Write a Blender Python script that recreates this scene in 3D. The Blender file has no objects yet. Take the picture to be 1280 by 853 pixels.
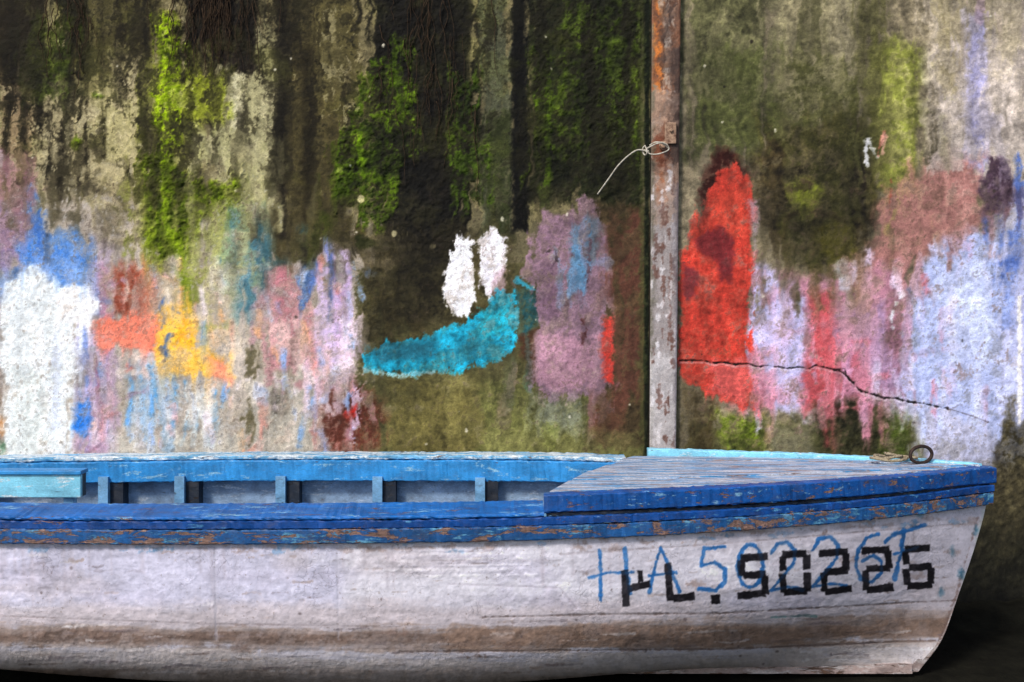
import bpy, math, numpy as np
from mathutils import Matrix, Vector
rng = np.random.default_rng(7)
scene = bpy.context.scene
COL = scene.collection
# ------------------------------------------------------------------ constants
CY = -5.65; CZ = 1.80; FP = 1244.0
def px_u(x, y): return 640 + x/(y-CY)*FP
def px_v(z, y): return 365 + (CZ-z)/(y-CY)*FP
def at(u, v, y):
    d = y-CY
    return ((u-640)/FP*d, y, CZ-(v-365)/FP*d)
# ------------------------------------------------------------------ noise
TABS = {}
def vnoise(u, v, seed):
    if seed not in TABS: TABS[seed] = np.random.default_rng(seed).random((256,256)).astype(np.float32)
    T = TABS[seed]
    iu = np.floor(u); iv = np.floor(v)
    fu = (u-iu); fv = (v-iv)
    fu = fu*fu*(3-2*fu); fv = fv*fv*(3-2*fv)
    iu = iu.astype(np.int64); iv = iv.astype(np.int64)
    a = T[iu&255, iv&255]; b = T[(iu+1)&255, iv&255]; c = T[iu&255, (iv+1)&255]; d = T[(iu+1)&255, (iv+1)&255]
    return (a*(1-fu)+b*fu)*(1-fv)+(c*(1-fu)+d*fu)*fv
def fbm(u, v, su, sv, seed, octv=4, gain=0.55):
    t = 0; a = 1; s = 0; u = u/su+seed*3.7; v = v/sv+seed*1.3
    for i in range(octv):
        cu, cv = u*2**i+i*11.3, v*2**i+i*5.1
        t = t+a*vnoise(cu, cv, seed+i); s += a; a *= gain
    return np.clip((t/s-0.5)*3.2, -1.3, 1.3).astype(np.float32)
def ss(a, b, x):
    t = np.clip((x-a)/(b-a), 0, 1); return t*t*(3-2*t)
def lin(c):
    c = np.clip(np.asarray(c, dtype=np.float64)/255.0, 0, 1)
    return np.where(c <= 0.04045, c/12.92, ((c+0.055)/1.055)**2.4)
def L(r, g, b, k=1.0):
    v = lin([r, g, b])*k; return (float(v[0]), float(v[1]), float(v[2]), 1)

class Canvas:
    def __init__(s, U, V, base, av=(7, 120), seed=1, svar=.5, grit=1.0, dbr=.22):
        s.U = U.ravel().astype(np.float32); s.V = V.ravel().astype(np.float32)
        s.c = np.tile(np.array(base, dtype=np.float32), (s.U.size, 1))
        s.h = np.zeros(s.U.size, np.float32); s.svar = svar; s.grit = grit; s.dbr = dbr
        U, V = s.U, s.V
        Ur = U*.83+V*.56; Vr = V*.83-U*.56
        s.A = fbm(Ur, Vr, 34, 34, seed+1, 5, .6)
        s.F = fbm(Ur, Vr, 7, 7, seed+12, 3, .65)
        s.G = fbm(Vr, Ur, 2.9, 2.9, seed+70, 2, .6)
        s.S = fbm(U+9*s.A, V, av[0], av[1], seed+23, 4)
        s.B = fbm(Ur+5*s.A, Vr, 17, 22, seed+34, 5, .7)
        s.C = fbm(Ur, Vr, 60, 50, seed+45, 6, .65)
        s.D = fbm(U+10*s.B, V, 22, 150, seed+56, 4)
    def sel(s, x0, x1, y0, y1):
        return np.nonzero((s.U > x0)&(s.U < x1)&(s.V > y0)&(s.V < y1))[0]
    def paint(s, pts, col, a=1, edge=None, rough=8, streak=0, fine=None, br=None, var=.10, line=0, h=0, brs=0, closed=False):
        if edge is None: edge = 4
        if fine is None: fine = 4*s.grit
        if br is None: br = s.dbr
        P = np.array(pts, dtype=np.float32)
        pad = edge+1.3*(rough*1.4+streak+fine*1.3)+line+2
        I = s.sel(P[:,0].min()-pad, P[:,0].max()+pad, P[:,1].min()-pad, P[:,1].max()+pad)
        if I.size == 0: return
        x = s.U[I]; y = s.V[I]
        d = np.full(I.size, 1e9, np.float32); ins = np.zeros(I.size, bool)
        n = len(P); segs = n-1 if (line and not closed) else n
        for i in range(segs):
            ax, ay = P[i]; bx, by = P[(i+1) % n]
            ex, ey = bx-ax, by-ay; L2 = ex*ex+ey*ey+1e-9
            t = np.clip(((x-ax)*ex+(y-ay)*ey)/L2, 0, 1)
            d = np.minimum(d, np.hypot(x-ax-t*ex, y-ay-t*ey))
            if not line:
                cr = ((ay > y) != (by > y)) & (x < (bx-ax)*(y-ay)/((by-ay) if by != ay else 1e-9)+ax)
                ins ^= cr
        sd = d-line/2 if line else np.where(ins, -d, d)
        m = ss(-edge, edge, -sd+rough*(.75*s.A[I]+.6*s.B[I])+streak*s.S[I]+fine*(.6*s.F[I]+.45*s.G[I]))*a
        if br: m = m*(1-br*ss(-.10, .35, s.B[I]+.18*s.G[I]))
        if brs: m = m*(1-brs*ss(-.10, .25, s.S[I]+.2*s.G[I]))
        m = m[:,None]
        cc = np.array(col, dtype=np.float32)[None]*(1+var*1.1*s.C[I]+var*.7*s.F[I]+var*s.svar*s.S[I])[:,None]
        s.c[I] = s.c[I]*(1-m)+cc*m
        if h: s.h[I] = s.h[I]*(1-m[:,0])+h*m[:,0]
    def rect(s, x0, x1, y0, y1, col, **k):
        s.paint([(x0,y0),(x1,y0),(x1,y1),(x0,y1)], col, **k)
    def ell(s, cx, cy, rx, ry, col, **k):
        s.paint([(cx+rx*math.cos(t), cy+ry*math.sin(t)) for t in np.linspace(0, 2*math.pi, 13)[:-1]], col, **k)
    def over(s, k, col):
        k = np.clip(k, 0, 1)[:,None]; s.c = s.c*(1-k)+np.array(col, dtype=np.float32)[None]*k
    def lum(s): return s.c@np.array([.3,.59,.11], dtype=np.float32)

# ------------------------------------------------------------------ mesh helpers
class MB:
    def __init__(s): s.v = []; s.q = []; s.c = []; s.n = 0
    def grid(s, X, Y, Z, C=None, flip=False):
        a, b = X.shape
        s.v.append(np.stack([X.ravel(), Y.ravel(), Z.ravel()], 1))
        i = np.arange(a*b).reshape(a, b)+s.n
        q = np.stack([i[:-1,:-1], i[1:,:-1], i[1:,1:], i[:-1,1:]], -1).reshape(-1, 4)
        if flip: q = q[:, ::-1]
        s.q.append(q)
        s.c.append(np.tile(np.array([.2,.2,.2]), (a*b, 1)) if C is None else (C if np.ndim(C) == 2 else np.tile(np.array(C), (a*b, 1))))
        s.n += a*b
    def obj(s, name, mat, smooth=True):
        v = np.concatenate(s.v).astype(np.float32); q = np.concatenate(s.q).astype(np.int32)
        me = bpy.data.meshes.new(name)
        me.vertices.add(len(v)); me.vertices.foreach_set("co", v.ravel())
        me.loops.add(q.size); me.loops.foreach_set("vertex_index", q.ravel())
        me.polygons.add(len(q)); me.polygons.foreach_set("loop_start", np.arange(0, q.size, 4, dtype=np.int32))
        me.update(calc_edges=True)
        if smooth: me.polygons.foreach_set("use_smooth", np.ones(len(q), bool))
        at_ = me.color_attributes.new("Col", 'FLOAT_COLOR', 'POINT')
        c = np.concatenate(s.c); c4 = np.ones((len(c), 4), np.float32); c4[:, :3] = c
        at_.data.foreach_set("color", c4.ravel())
        me.materials.append(mat); me.validate()
        o = bpy.data.objects.new(name, me); COL.objects.link(o); return o
def mesh_obj(name, verts, faces, mat, smooth=False, bevel=0):
    me = bpy.data.meshes.new(name); me.from_pydata([tuple(map(float, v)) for v in verts], [], faces); me.update()
    if smooth: me.polygons.foreach_set("use_smooth", [True]*len(me.polygons))
    me.materials.append(mat)
    o = bpy.data.objects.new(name, me); COL.objects.link(o)
    if bevel:
        m = o.modifiers.new("bevel", 'BEVEL'); m.width = bevel; m.segments = 2; m.limit_method = 'ANGLE'
    return o
def box(name, x0, x1, y0, y1, z0, z1, mat, bevel=.004):
    v = [(x0,y0,z0),(x1,y0,z0),(x1,y1,z0),(x0,y1,z0),(x0,y0,z1),(x1,y0,z1),(x1,y1,z1),(x0,y1,z1)]
    return mesh_obj(name, v, [(0,3,2,1),(4,5,6,7),(0,1,5,4),(1,2,6,5),(2,3,7,6),(3,0,4,7)], mat, bevel=bevel)
def smooth_path(pts, n=8, closed=False):
    P = [np.array(p, float) for p in pts]; out = []; m = len(P)
    for i in range(m if closed else m-1):
        if closed: p0, p1, p2, p3 = P[(i-1) % m], P[i], P[(i+1) % m], P[(i+2) % m]
        else: p0, p1, p2, p3 = P[max(i-1,0)], P[i], P[i+1], P[min(i+2,m-1)]
        for k in range(n):
            t = k/n
            out.append(.5*((2*p1)+(-p0+p2)*t+(2*p0-5*p1+4*p2-p3)*t*t+(-p0+3*p1-3*p2+p3)*t**3))
    if not closed: out.append(P[-1])
    return out
def tubedata(pts, r, closed=False, ns=8, twist=0.0, base=0, taper=None):
    V = []; Fc = []; m = len(pts); up = np.array([0.1, .3, .95])
    if abs((pts[-1]-pts[0])[2]) > .8*np.linalg.norm(pts[-1]-pts[0]) and not closed: up = np.array([.9,.4,.05])
    for i, p in enumerate(pts):
        a = pts[(i-1) % m] if (closed or i > 0) else p
        b = pts[(i+1) % m] if (closed or i < m-1) else p
        t = b-a; t = t/(np.linalg.norm(t)+1e-9)
        n = np.cross(t, up); n /= (np.linalg.norm(n)+1e-9); bb_ = np.cross(t, n)
        for k in range(ns):
            an = 2*math.pi*k/ns
            rr = r*(1+twist*math.sin(3*an+i*1.1))*(1 if taper is None else 1-(1-taper)*i/m)
            V.append(p+rr*(math.cos(an)*n+math.sin(an)*bb_))
    for i in range(m if closed else m-1):
        for k in range(ns):
            j = (i+1) % m
            Fc.append((base+i*ns+k, base+i*ns+(k+1) % ns, base+j*ns+(k+1) % ns, base+j*ns+k))
    if not closed:
        Fc.append(tuple(base+k for k in range(ns))[::-1]); Fc.append(tuple(base+(m-1)*ns+k for k in range(ns)))
    return V, Fc
def tube(name, pts, r, mat, **k):
    V, Fc = tubedata(pts, r, **k); return mesh_obj(name, V, Fc, mat, smooth=True)

# ------------------------------------------------------------------ materials
def newmat(name):
    m = bpy.data.materials.new(name); m.use_nodes = True; nt = m.node_tree; nt.nodes.clear()
    out = nt.nodes.new('ShaderNodeOutputMaterial'); b = nt.nodes.new('ShaderNodeBsdfPrincipled')
    nt.links.new(b.outputs[0], out.inputs[0]); return m, nt, b
def noise(nt, vec, scale, detail=5, rough=.6, dist=0):
    n = nt.nodes.new('ShaderNodeTexNoise'); n.inputs['Scale'].default_value = scale
    n.inputs['Detail'].default_value = detail; n.inputs['Roughness'].default_value = rough
    n.inputs['Distortion'].default_value = dist
    nt.links.new(vec, n.inputs['Vector']); return n.outputs['Fac']
def mapping(nt, sc):
    tc = nt.nodes.new('ShaderNodeTexCoord'); mp = nt.nodes.new('ShaderNodeMapping')
    mp.inputs['Scale'].default_value = sc; nt.links.new(tc.outputs['Object'], mp.inputs['Vector']); return mp.outputs[0]
def rmap(nt, f, a, b, c=0, d=1):
    n = nt.nodes.new('ShaderNodeMapRange'); n.inputs[1].default_value = a; n.inputs[2].default_value = b
    n.inputs[3].default_value = c; n.inputs[4].default_value = d; nt.links.new(f, n.inputs[0]); return n.outputs[0]
def mix(nt, f, a, b, mode='MIX'):
    n = nt.nodes.new('ShaderNodeMix'); n.data_type = 'RGBA'; n.blend_type = mode
    for i, x in ((0, f), (6, a), (7, b)):
        if isinstance(x, (int, float, tuple)): n.inputs[i].default_value = x
        else: nt.links.new(x, n.inputs[i])
    return n.outputs[2]
def bump(nt, b, f, dist, strength=1.0, prev=None):
    n = nt.nodes.new('ShaderNodeBump'); n.inputs['Distance'].default_value = dist; n.inputs['Strength'].default_value = strength
    nt.links.new(f, n.inputs['Height'])
    if prev is not None: nt.links.new(prev, n.inputs['Normal'])
    nt.links.new(n.outputs[0], b.inputs['Normal']); return n.outputs[0]
def attr_mat(name, fine=180, amt=.35, bd=.003, rough=.85, stretch=(1,1,1), spec=.25, pits=.45, crk=False):
    m, nt, b = newmat(name)
    a = nt.nodes.new('ShaderNodeAttribute'); a.attribute_name = 'Col'
    v = mapping(nt, stretch)
    f1 = noise(nt, v, fine, 3, .7); f2 = noise(nt, v, fine*.3, 5, .7)
    g = mix(nt, 1.0, a.outputs['Color'], mix(nt, rmap(nt, f1, .25, .75), (1-amt,)*3+(1,), (1+amt,)*3+(1,)), 'MULTIPLY')
    g = mix(nt, 1.0, g, mix(nt, rmap(nt, f2, .25, .75), (1-amt*.7,)*3+(1,), (1+amt*.7,)*3+(1,)), 'MULTIPLY')
    pit = rmap(nt, noise(nt, v, fine*.8, 2, .5), .66, .72)
    g = mix(nt, pit, g, mix(nt, 1.0, g, (pits,pits*.95,pits*.9,1), 'MULTIPLY'))
    if crk:
        vo = nt.nodes.new('ShaderNodeTexVoronoi'); vo.feature = 'DISTANCE_TO_EDGE'; vo.inputs['Scale'].default_value = 26
        nz = nt.nodes.new('ShaderNodeTexNoise'); nz.inputs['Scale'].default_value = 14; nt.links.new(v, nz.inputs['Vector'])
        ad = nt.nodes.new('ShaderNodeVectorMath'); ad.operation = 'MULTIPLY_ADD'; ad.inputs[1].default_value = (.12,.12,.12)
        nt.links.new(nz.outputs['Color'], ad.inputs[0]); nt.links.new(v, ad.inputs[2]); nt.links.new(ad.outputs[0], vo.inputs['Vector'])
        ln = rmap(nt, vo.outputs['Distance'], .0, .035, 1, 0)
        gate = rmap(nt, noise(nt, v, 5, 4, .6), .5, .62)
        mu = nt.nodes.new('ShaderNodeMath'); mu.operation = 'MULTIPLY'; nt.links.new(ln, mu.inputs[0]); nt.links.new(gate, mu.inputs[1])
        g = mix(nt, mu.outputs[0], g, mix(nt, 1.0, g, (.74,.72,.72,1), 'MULTIPLY'))
    nt.links.new(g, b.inputs['Base Color']); b.inputs['Roughness'].default_value = rough
    b.inputs['Specular IOR Level'].default_value = spec
    p = bump(nt, b, f2, bd*2); p = bump(nt, b, f1, bd, 1, p)
    if crk: bump(nt, b, rmap(nt, mu.outputs[0], 0, 1, 1, 0), .0008, 1, p)
    return m
def worn(name, paint, under, wood, wear=.55, uw=.5, st=(1,4,4), rough=.5, sc=7, dark=(.03,.025,.025,1), dk=.68, dirt=.5, lo=.55, fine_b=.8):
    """flaking paint: coat, older coat and bare wood, stretched along the planks, with grime"""
    m, nt, b = newmat(name)
    v = mapping(nt, st); v1 = mapping(nt, (1,1.5,1.5))
    big = noise(nt, v, sc, 8, .74, .5); und = noise(nt, mapping(nt, (st[0]*1.1,st[1]*1.3,st[2]*1.2)), sc*.8, 9, .75, .3)
    grain = noise(nt, mapping(nt, (2,60,60)), 5, 6, .7); pat = noise(nt, v1, 7, 8, .7); fine = noise(nt, v1, 90, 4, .7)
    pc = mix(nt, rmap(nt, pat, .32, .68), tuple(x*lo for x in paint[:3])+(1,), tuple(min(1,x*1.3) for x in paint[:3])+(1,))
    wc = mix(nt, rmap(nt, grain, .38, .62), tuple(x*.4 for x in wood[:3])+(1,), tuple(x*1.35 for x in wood[:3])+(1,))
    uc = mix(nt, rmap(nt, fine, .35, .65), tuple(x*.8 for x in under[:3])+(1,), tuple(min(1,x*1.15) for x in under[:3])+(1,))
    c = mix(nt, rmap(nt, und, uw, uw+.05), pc, uc)
    mw = rmap(nt, big, wear, wear+.02); c = mix(nt, mw, c, wc)
    c = mix(nt, rmap(nt, noise(nt, mapping(nt, (2.5,30,30)), 5, 4, .6), dk, dk+.04), c, dark)
    gr = rmap(nt, noise(nt, mapping(nt, (2,3,3)), 6, 9, .8, .4), .50, .68, 0, dirt)
    c = mix(nt, gr, c, (.085,.075,.07,1))
    c = mix(nt, 1.0, c, mix(nt, rmap(nt, fine, .3, .7), (fine_b,fine_b,fine_b,1), (1.15,1.15,1.15,1)), 'MULTIPLY')
    nt.links.new(c, b.inputs['Base Color']); b.inputs['Roughness'].default_value = rough
    b.inputs['Specular IOR Level'].default_value = .35
    inv = rmap(nt, mw, 0, 1, 1, 0); p = bump(nt, b, inv, .0015); p = bump(nt, b, grain, .001, 1, p); bump(nt, b, pat, .006, 1, p)
    return m
def plain(name, col, col2, sc=40, rough=.7, metal=0, bd=.001, spec=.4):
    m, nt, b = newmat(name); v = mapping(nt, (1,1,1)); f = noise(nt, v, sc, 6, .7)
    nt.links.new(mix(nt, rmap(nt, f, .35, .65), col, col2), b.inputs['Base Color']); b.inputs['Specular IOR Level'].default_value = spec
    b.inputs['Roughness'].default_value = rough; b.inputs['Metallic'].default_value = metal; bump(nt, b, f, bd); return m

m_wall = attr_mat("weathered_wall", 150, .27, .0020, spec=.2, pits=.55)
m_hull = attr_mat("hull_paint", 90, .07, .0010, rough=.55, spec=.35, pits=.72, crk=True)
m_post = attr_mat("rusty_metal", 190, .3, .0012, rough=.6, spec=.4)
WOOD = L(134,106,96)
m_blue = worn("blue_paint", L(22,104,182), L(132,180,210), WOOD, wear=.60, uw=.575, st=(1,5,5), dirt=.35)
m_blue_dk = worn("dark_blue_paint", L(12,72,146), L(84,146,188), WOOD, wear=.60, uw=.60, dirt=.35)
m_strake = worn("strake_paint", L(28,84,142), L(88,144,176), WOOD, wear=.535, uw=.545)
m_edge = worn("edge_board_paint", L(14,82,158), L(126,174,206), WOOD, wear=.59, uw=.59, st=(1,6,6), dirt=.35)
m_rail = worn("rail_paint", L(46,138,204), L(134,184,212), L(110,92,84), wear=.65, uw=.57, st=(1,3,3), dirt=.3, lo=.65)
m_railtop = worn("rail_top_paint", L(100,168,208), L(212,222,226), L(120,100,90), wear=.60, uw=.47, st=(1,4,4), dirt=.35)
m_pale = worn("pale_blue_paint", L(132,204,230), L(210,226,232), L(110,95,85), wear=.65, uw=.56, dirt=.25, lo=.75)
m_deck = worn("deck_paint", L(82,150,200), L(196,202,214), L(168,148,146), wear=.545, uw=.47, st=(.7,7,7), dk=.75, dirt=.3, lo=.7, sc=6)
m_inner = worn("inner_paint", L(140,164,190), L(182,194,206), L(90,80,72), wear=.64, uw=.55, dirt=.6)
m_rib = worn("rib_paint", L(120,170,208), L(180,194,204), L(80,66,58), wear=.62, uw=.6)
m_shade_trim = worn("rib_shade_and_trim", L(34,42,54), L(56,68,82), L(42,34,30), wear=.6, uw=.6)  # near-black tone for the shade beside the ribs, also deck filler and seat side
m_keel = worn("keel_wood", L(170,150,145), L(190,180,178), L(110,85,70), wear=.56)
m_rope = plain("rope_fibre", L(180,166,138), L(90,76,60), 120, .95)
m_ring = plain("rusty_iron", L(34,27,26), L(70,52,42), 60, .7, .3)
m_wire = plain("wire_coating", L(210,205,190), L(150,140,125), 80, .6)
m_ground = plain("wet_mud", (.005,.0048,.0036,1), (.012,.0115,.008,1), 6, .95, 0, .02, spec=.05)
m_root = plain("dry_root", L(36,28,22), L(76,60,46), 30, .95, spec=.1)

# ------------------------------------------------------------------ WALL
xs = np.concatenate([np.linspace(-9, -3.2, 40)[:-1], np.arange(-3.2, 3.2, .0050), np.linspace(3.2, 9, 40)])
zs = np.concatenate([np.arange(0, .5, .01), np.arange(.5, 3.6, .0050), np.linspace(3.6, 4.4, 30)])
X, Z = np.meshgrid(xs, zs, indexing='ij')
U = px_u(X, 0.0); V = px_v(Z, 0.0)
W = Canvas(U, V, (112,104,78), seed=3)
NXG, NZG = X.shape; xs_u = px_u(xs, 0.0); zs_v = px_v(zs, 0.0)
def pick(u, v):
    i = int(np.clip(np.searchsorted(xs_u, u), 0, NXG-1)); j = int(np.clip(NZG-1-np.searchsorted(zs_v[::-1], v), 0, NZG-1))
    return W.c[i*NZG+j].copy()
P = W.paint; R = W.rect; E = W.ell
# ---- substrate
R(-900,810,-400,290,(134,124,90),rough=20,streak=30,var=.2)
R(-900,330,240,600,(188,176,164),rough=26,streak=24,var=.12)
R(300,480,280,600,(172,160,144),rough=20,streak=20,var=.16)
R(440,812,330,600,(94,90,56),rough=15,var=.22)
R(560,812,470,600,(114,114,66),rough=15,edge=12,var=.2)
R(480,600,470,600,(108,100,58),rough=15,edge=12,var=.2)
R(735,812,250,560,(92,76,52),rough=12,edge=6,var=.2)
R(-60,60,-400,90,(66,54,34),rough=16,streak=24,br=.4)
R(60,200,-400,110,(86,80,48),rough=14,streak=24,br=.5,edge=8)
R(60,110,-400,150,(30,30,16),rough=16,streak=24,brs=.4,h=.4,edge=8)
R(0,200,100,245,(182,170,132),rough=14,streak=20,a=.9,br=.35,edge=8)
R(130,185,60,230,(188,176,138),rough=12,streak=20,a=.8,br=.5,edge=8)
R(0,45,95,200,(142,120,92),rough=10,streak=16,a=.8,edge=7)
for x,w,y0,y1 in ((16,7,-400,140),(50,8,90,190),(92,10,-400,150),(128,5,-400,200),(150,10,-400,140),(60,5,60,230),(182,5,-400,240),(108,8,60,250),(30,5,120,240),(75,4,150,250),(160,3,200,310),(8,4,60,230)):
    R(x-w,x+w,y0,y1,(36,31,18),rough=8,streak=8,a=.92,br=.6,edge=5)
R(345,445,-400,335,(80,72,44),rough=14,streak=16,var=.25,edge=8)
R(395,440,-400,120,(108,100,62),rough=12,streak=16,a=.7,br=.5,edge=8)
R(262,350,30,300,(154,150,112),rough=12,streak=16,a=.85,br=.5,edge=8)
R(283,302,60,170,(214,208,172),rough=9,streak=10,a=.9,br=.5,edge=6)
R(310,342,90,260,(178,172,132),rough=10,streak=10,a=.8,br=.5,edge=6)
R(255,345,210,262,(172,166,124),rough=12,streak=12,a=.8,br=.4,edge=8)
R(222,318,-400,85,(30,23,19),rough=18,streak=16,var=.4,h=.4,br=.2,edge=8)
R(236,262,60,130,(38,30,22),rough=9,streak=16,a=.85,edge=6)
R(345,362,-400,300,(30,26,17),rough=9,streak=8,a=.9,br=.4,edge=6)
R(376,392,60,300,(42,36,20),rough=9,streak=8,a=.75,br=.5,edge=6)
P([(455,-400),(600,-400),(606,190),(588,290),(560,330),(520,320),(490,280),(465,200)],(20,18,14),rough=14,streak=20,edge=12,var=.4,h=.5,br=.12)
R(600,642,-400,300,(84,86,66),rough=8,streak=12,edge=6,var=.25)
R(655,812,-400,250,(42,47,22),rough=14,streak=20,edge=12,var=.35,h=.5,br=.15)
R(720,770,-400,150,(27,29,17),rough=14,streak=20,edge=12,a=.75)
R(606,640,140,300,(48,55,22),rough=12,streak=16,a=.7,br=.5,h=.4,edge=7)
R(640,660,-400,290,(8,8,7),rough=3,streak=4,fine=3,edge=4,var=.1,br=0)
R(450,640,290,430,(66,58,35),rough=20,streak=18,edge=16,a=.8,br=.4,var=.3)
R(490,570,290,400,(36,32,21),rough=18,streak=16,edge=14,a=.85,br=.4)
R(540,650,400,480,(104,98,66),rough=18,streak=10,edge=14,a=.5,br=.5)
moss = (116,138,16); dm = (62,80,14)
P([(415,215),(445,120),(470,80),(500,60),(520,170),(505,240),(470,275),(430,262)],dm,rough=18,streak=16,br=.7,var=.5,h=.9,edge=7)
E(440,205,26,44,(86,112,14),rough=16,br=.65,var=.5,h=1,edge=6)
R(565,600,90,260,(54,70,16),rough=12,streak=16,br=.75,var=.5,h=.9,edge=7)
R(664,700,60,230,(66,84,16),rough=14,streak=16,br=.75,var=.5,h=.9,edge=7)
R(700,800,0,200,(56,68,20),rough=16,streak=20,br=.8,var=.5,h=.8,edge=7)
R(175,262,60,330,(128,132,54),rough=22,streak=20,edge=16,br=.5,a=.7,h=.15)
R(194,232,20,185,moss,rough=14,streak=12,edge=8,br=.5,var=.45,h=.7)
P([(178,190),(215,175),(235,215),(300,225),(300,255),(262,285),(235,325),(205,330),(175,290)],(100,120,14),rough=22,streak=12,br=.6,var=.45,h=1,edge=8)
P([(182,220),(232,215),(236,260),(205,300),(180,280)],(82,102,12),rough=18,br=.5,var=.45,h=1,edge=7)
R(228,286,90,156,(146,156,44),rough=12,streak=10,br=.4,a=.85,h=.6,edge=9)
R(28,96,20,130,(66,80,24),rough=18,streak=16,br=.7,a=.7,var=.4,h=.6,edge=8)
R(240,320,250,330,(156,162,86),rough=16,streak=14,br=.5,a=.75,h=.3,edge=10)
E(95,178,6,7,(100,124,14),rough=4,h=.8); E(122,120,8,5,(92,118,24),rough=4,h=.8,br=.4)
R(230,300,160,215,(172,168,124),rough=14,streak=12,a=.8,br=.4,edge=8)
R(130,170,230,320,(150,138,104),rough=12,streak=18,a=.7,edge=8)
up = ss(400, 120, W.V)*np.where(W.U > 855, .7, 1)
W.over(up*ss(.08,.50,W.D+.15*W.G)*.62, (26,22,13))
W.over(up*ss(.15,.45,W.B+.18*W.G)*.55, (34,32,17))
W.over(up*ss(.1,.6,W.C)*.22, (80,86,28))
W.over(up*ss(.3,.55,-W.B+.2*W.G)*.30*(W.U < 450)*(W.lum() > 80), (226,216,178))
W.over(up*ss(.35,.6,W.F*.8+.4*W.G)*.33, (22,19,12))
sub = W.c.copy()
# ---- paint patches, left panel
R(-900,-10,200,600,(150,140,150),rough=30,streak=20,var=.2)
P([(-20,190),(40,200),(50,260),(45,330),(-20,330)],(168,122,134),rough=12,streak=14,a=.75,br=.4,edge=10)
P([(-20,250),(25,270),(45,335),(-20,345)],(152,138,180),rough=10,streak=14,a=.8,br=.4,edge=8)
R(95,150,300,560,(180,164,184),rough=12,streak=14,a=.8,br=.4,edge=8)
P([(25,262),(38,235),(52,250),(62,290),(95,285),(118,305),(122,345),(95,365),(60,340),(20,335)],(84,136,210),rough=10,streak=8,br=.35,edge=5)
P([(40,262),(56,262),(70,330),(50,340)],(62,108,186),rough=8,streak=8,br=.5,a=.7)
P([(-20,345),(60,320),(120,335),(115,380),(60,360),(-20,390)],(146,174,222),rough=8,streak=8,br=.4,a=.85,edge=8)
R(95,150,400,560,(176,150,172),rough=10,streak=12,a=.7,br=.4,edge=8)
R(98,122,410,500,(142,162,216),rough=8,streak=10,br=.4,edge=8)
R(-4,5,440,575,(120,96,88),rough=3,streak=4,a=.6)
R(-6,10,520,545,(190,110,40),rough=4,a=.7); R(-6,9,552,600,(60,130,90),rough=4,a=.7)
R(112,132,440,560,(168,120,146),rough=6,streak=10,br=.5,edge=7)
R(110,140,330,400,(180,132,154),rough=6,streak=8,br=.4,a=.8,edge=7)
P([(138,330),(170,322),(186,350),(182,400),(142,402),(134,360)],(156,76,56),rough=9,streak=8,br=.4,edge=6)
R(178,202,330,400,(192,124,102),rough=6,streak=10,br=.5,a=.8,edge=7)
R(150,200,435,470,(208,192,182),rough=8,streak=8,edge=7)
R(246,292,395,440,(222,194,160),rough=8,streak=8,a=.8,br=.3,edge=7)
R(155,205,455,540,(164,190,214),rough=8,streak=14,br=.5,a=.75,edge=7)
for x,y0,y1,w_ in ((216,470,548,7),(232,478,556,8),(250,474,530,6),(268,490,552,9),(162,450,530,8),(176,470,555,6),(192,460,520,9),(242,500,560,5),(280,470,510,6),(205,490,545,5)):
    P([(x,y0),(x+4,(y0+y1)/2),(x-4,y1)],(100,164,216),line=w_,edge=3,rough=5,streak=6,br=.5,a=.95)
R(228,262,482,530,(232,230,224),rough=8,streak=8,a=.8,edge=7)
R(140,300,540,600,(200,196,184),rough=10,streak=14,a=.8,br=.3)
E(250,350,18,10,(110,100,74),rough=8,a=.8,br=.4)
R(200,330,330,385,(194,178,150),rough=14,streak=12,a=.8,br=.4,edge=8)
P([(285,262),(320,258),(338,300),(334,360),(318,405),(300,390),(296,330),(278,320)],(80,124,138),rough=10,streak=12,br=.6,edge=7)
P([(270,318),(320,325),(322,350),(276,352)],(104,148,166),rough=8,streak=10,br=.6,a=.8,edge=7)
E(325,290,9,20,(54,94,104),rough=8,br=.5,a=.8)
E(380,292,8,12,(50,96,110),rough=5,br=.5)
R(330,402,335,470,(200,146,150),rough=12,streak=16,br=.45,edge=8)
R(335,372,395,450,(214,180,176),rough=8,streak=12,br=.4,edge=8)
R(345,362,330,400,(184,112,124),rough=8,streak=12,br=.4,edge=7,a=.7)
R(372,392,300,385,(48,45,34),rough=8,streak=14,a=.8,br=.4)
P([(368,355),(380,330),(398,320),(404,345),(390,378),(372,385)],(78,122,186),rough=5,streak=6,br=.4,a=.8)
P([(392,330),(412,308),(438,315),(444,380),(448,440),(430,470),(400,470),(392,430),(388,380)],(208,186,220),rough=8,streak=10,br=.3,var=.08,edge=5)
P([(412,330),(428,325),(434,400),(424,440)],(184,142,192),rough=6,streak=8,br=.3,a=.7,edge=6)
P([(408,300),(416,345),(410,400)],(108,132,204),line=6,edge=2,rough=3,streak=6,br=.4)
P([(396,330),(386,372),(380,384)],(84,118,184),line=6,edge=2,rough=3,streak=4,br=.4)
R(425,448,400,470,(236,216,226),rough=5,streak=8,a=.85,edge=6)
R(300,440,462,590,(188,180,166),rough=12,streak=20,var=.12,br=.3,edge=8)
for x,y0,y1 in ((315,470,560),(365,430,580),(395,470,580),(335,540,590),(425,520,585)):
    P([(x,y0),(x+3,y1)],(220,210,202),line=9,edge=4,rough=7,streak=9,br=.5,a=.6)
R(340,360,485,520,(44,40,32),rough=10,br=.6,a=.85,fine=9)
P([(405,480),(445,470),(478,500),(480,560),(440,580),(404,560),(396,510)],(104,54,42),rough=12,streak=8,br=.5,edge=9)
P([(640,365),(670,352),(682,378),(674,412),(650,430)],(48,94,98),rough=7,streak=5,br=.6,edge=6)
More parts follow.
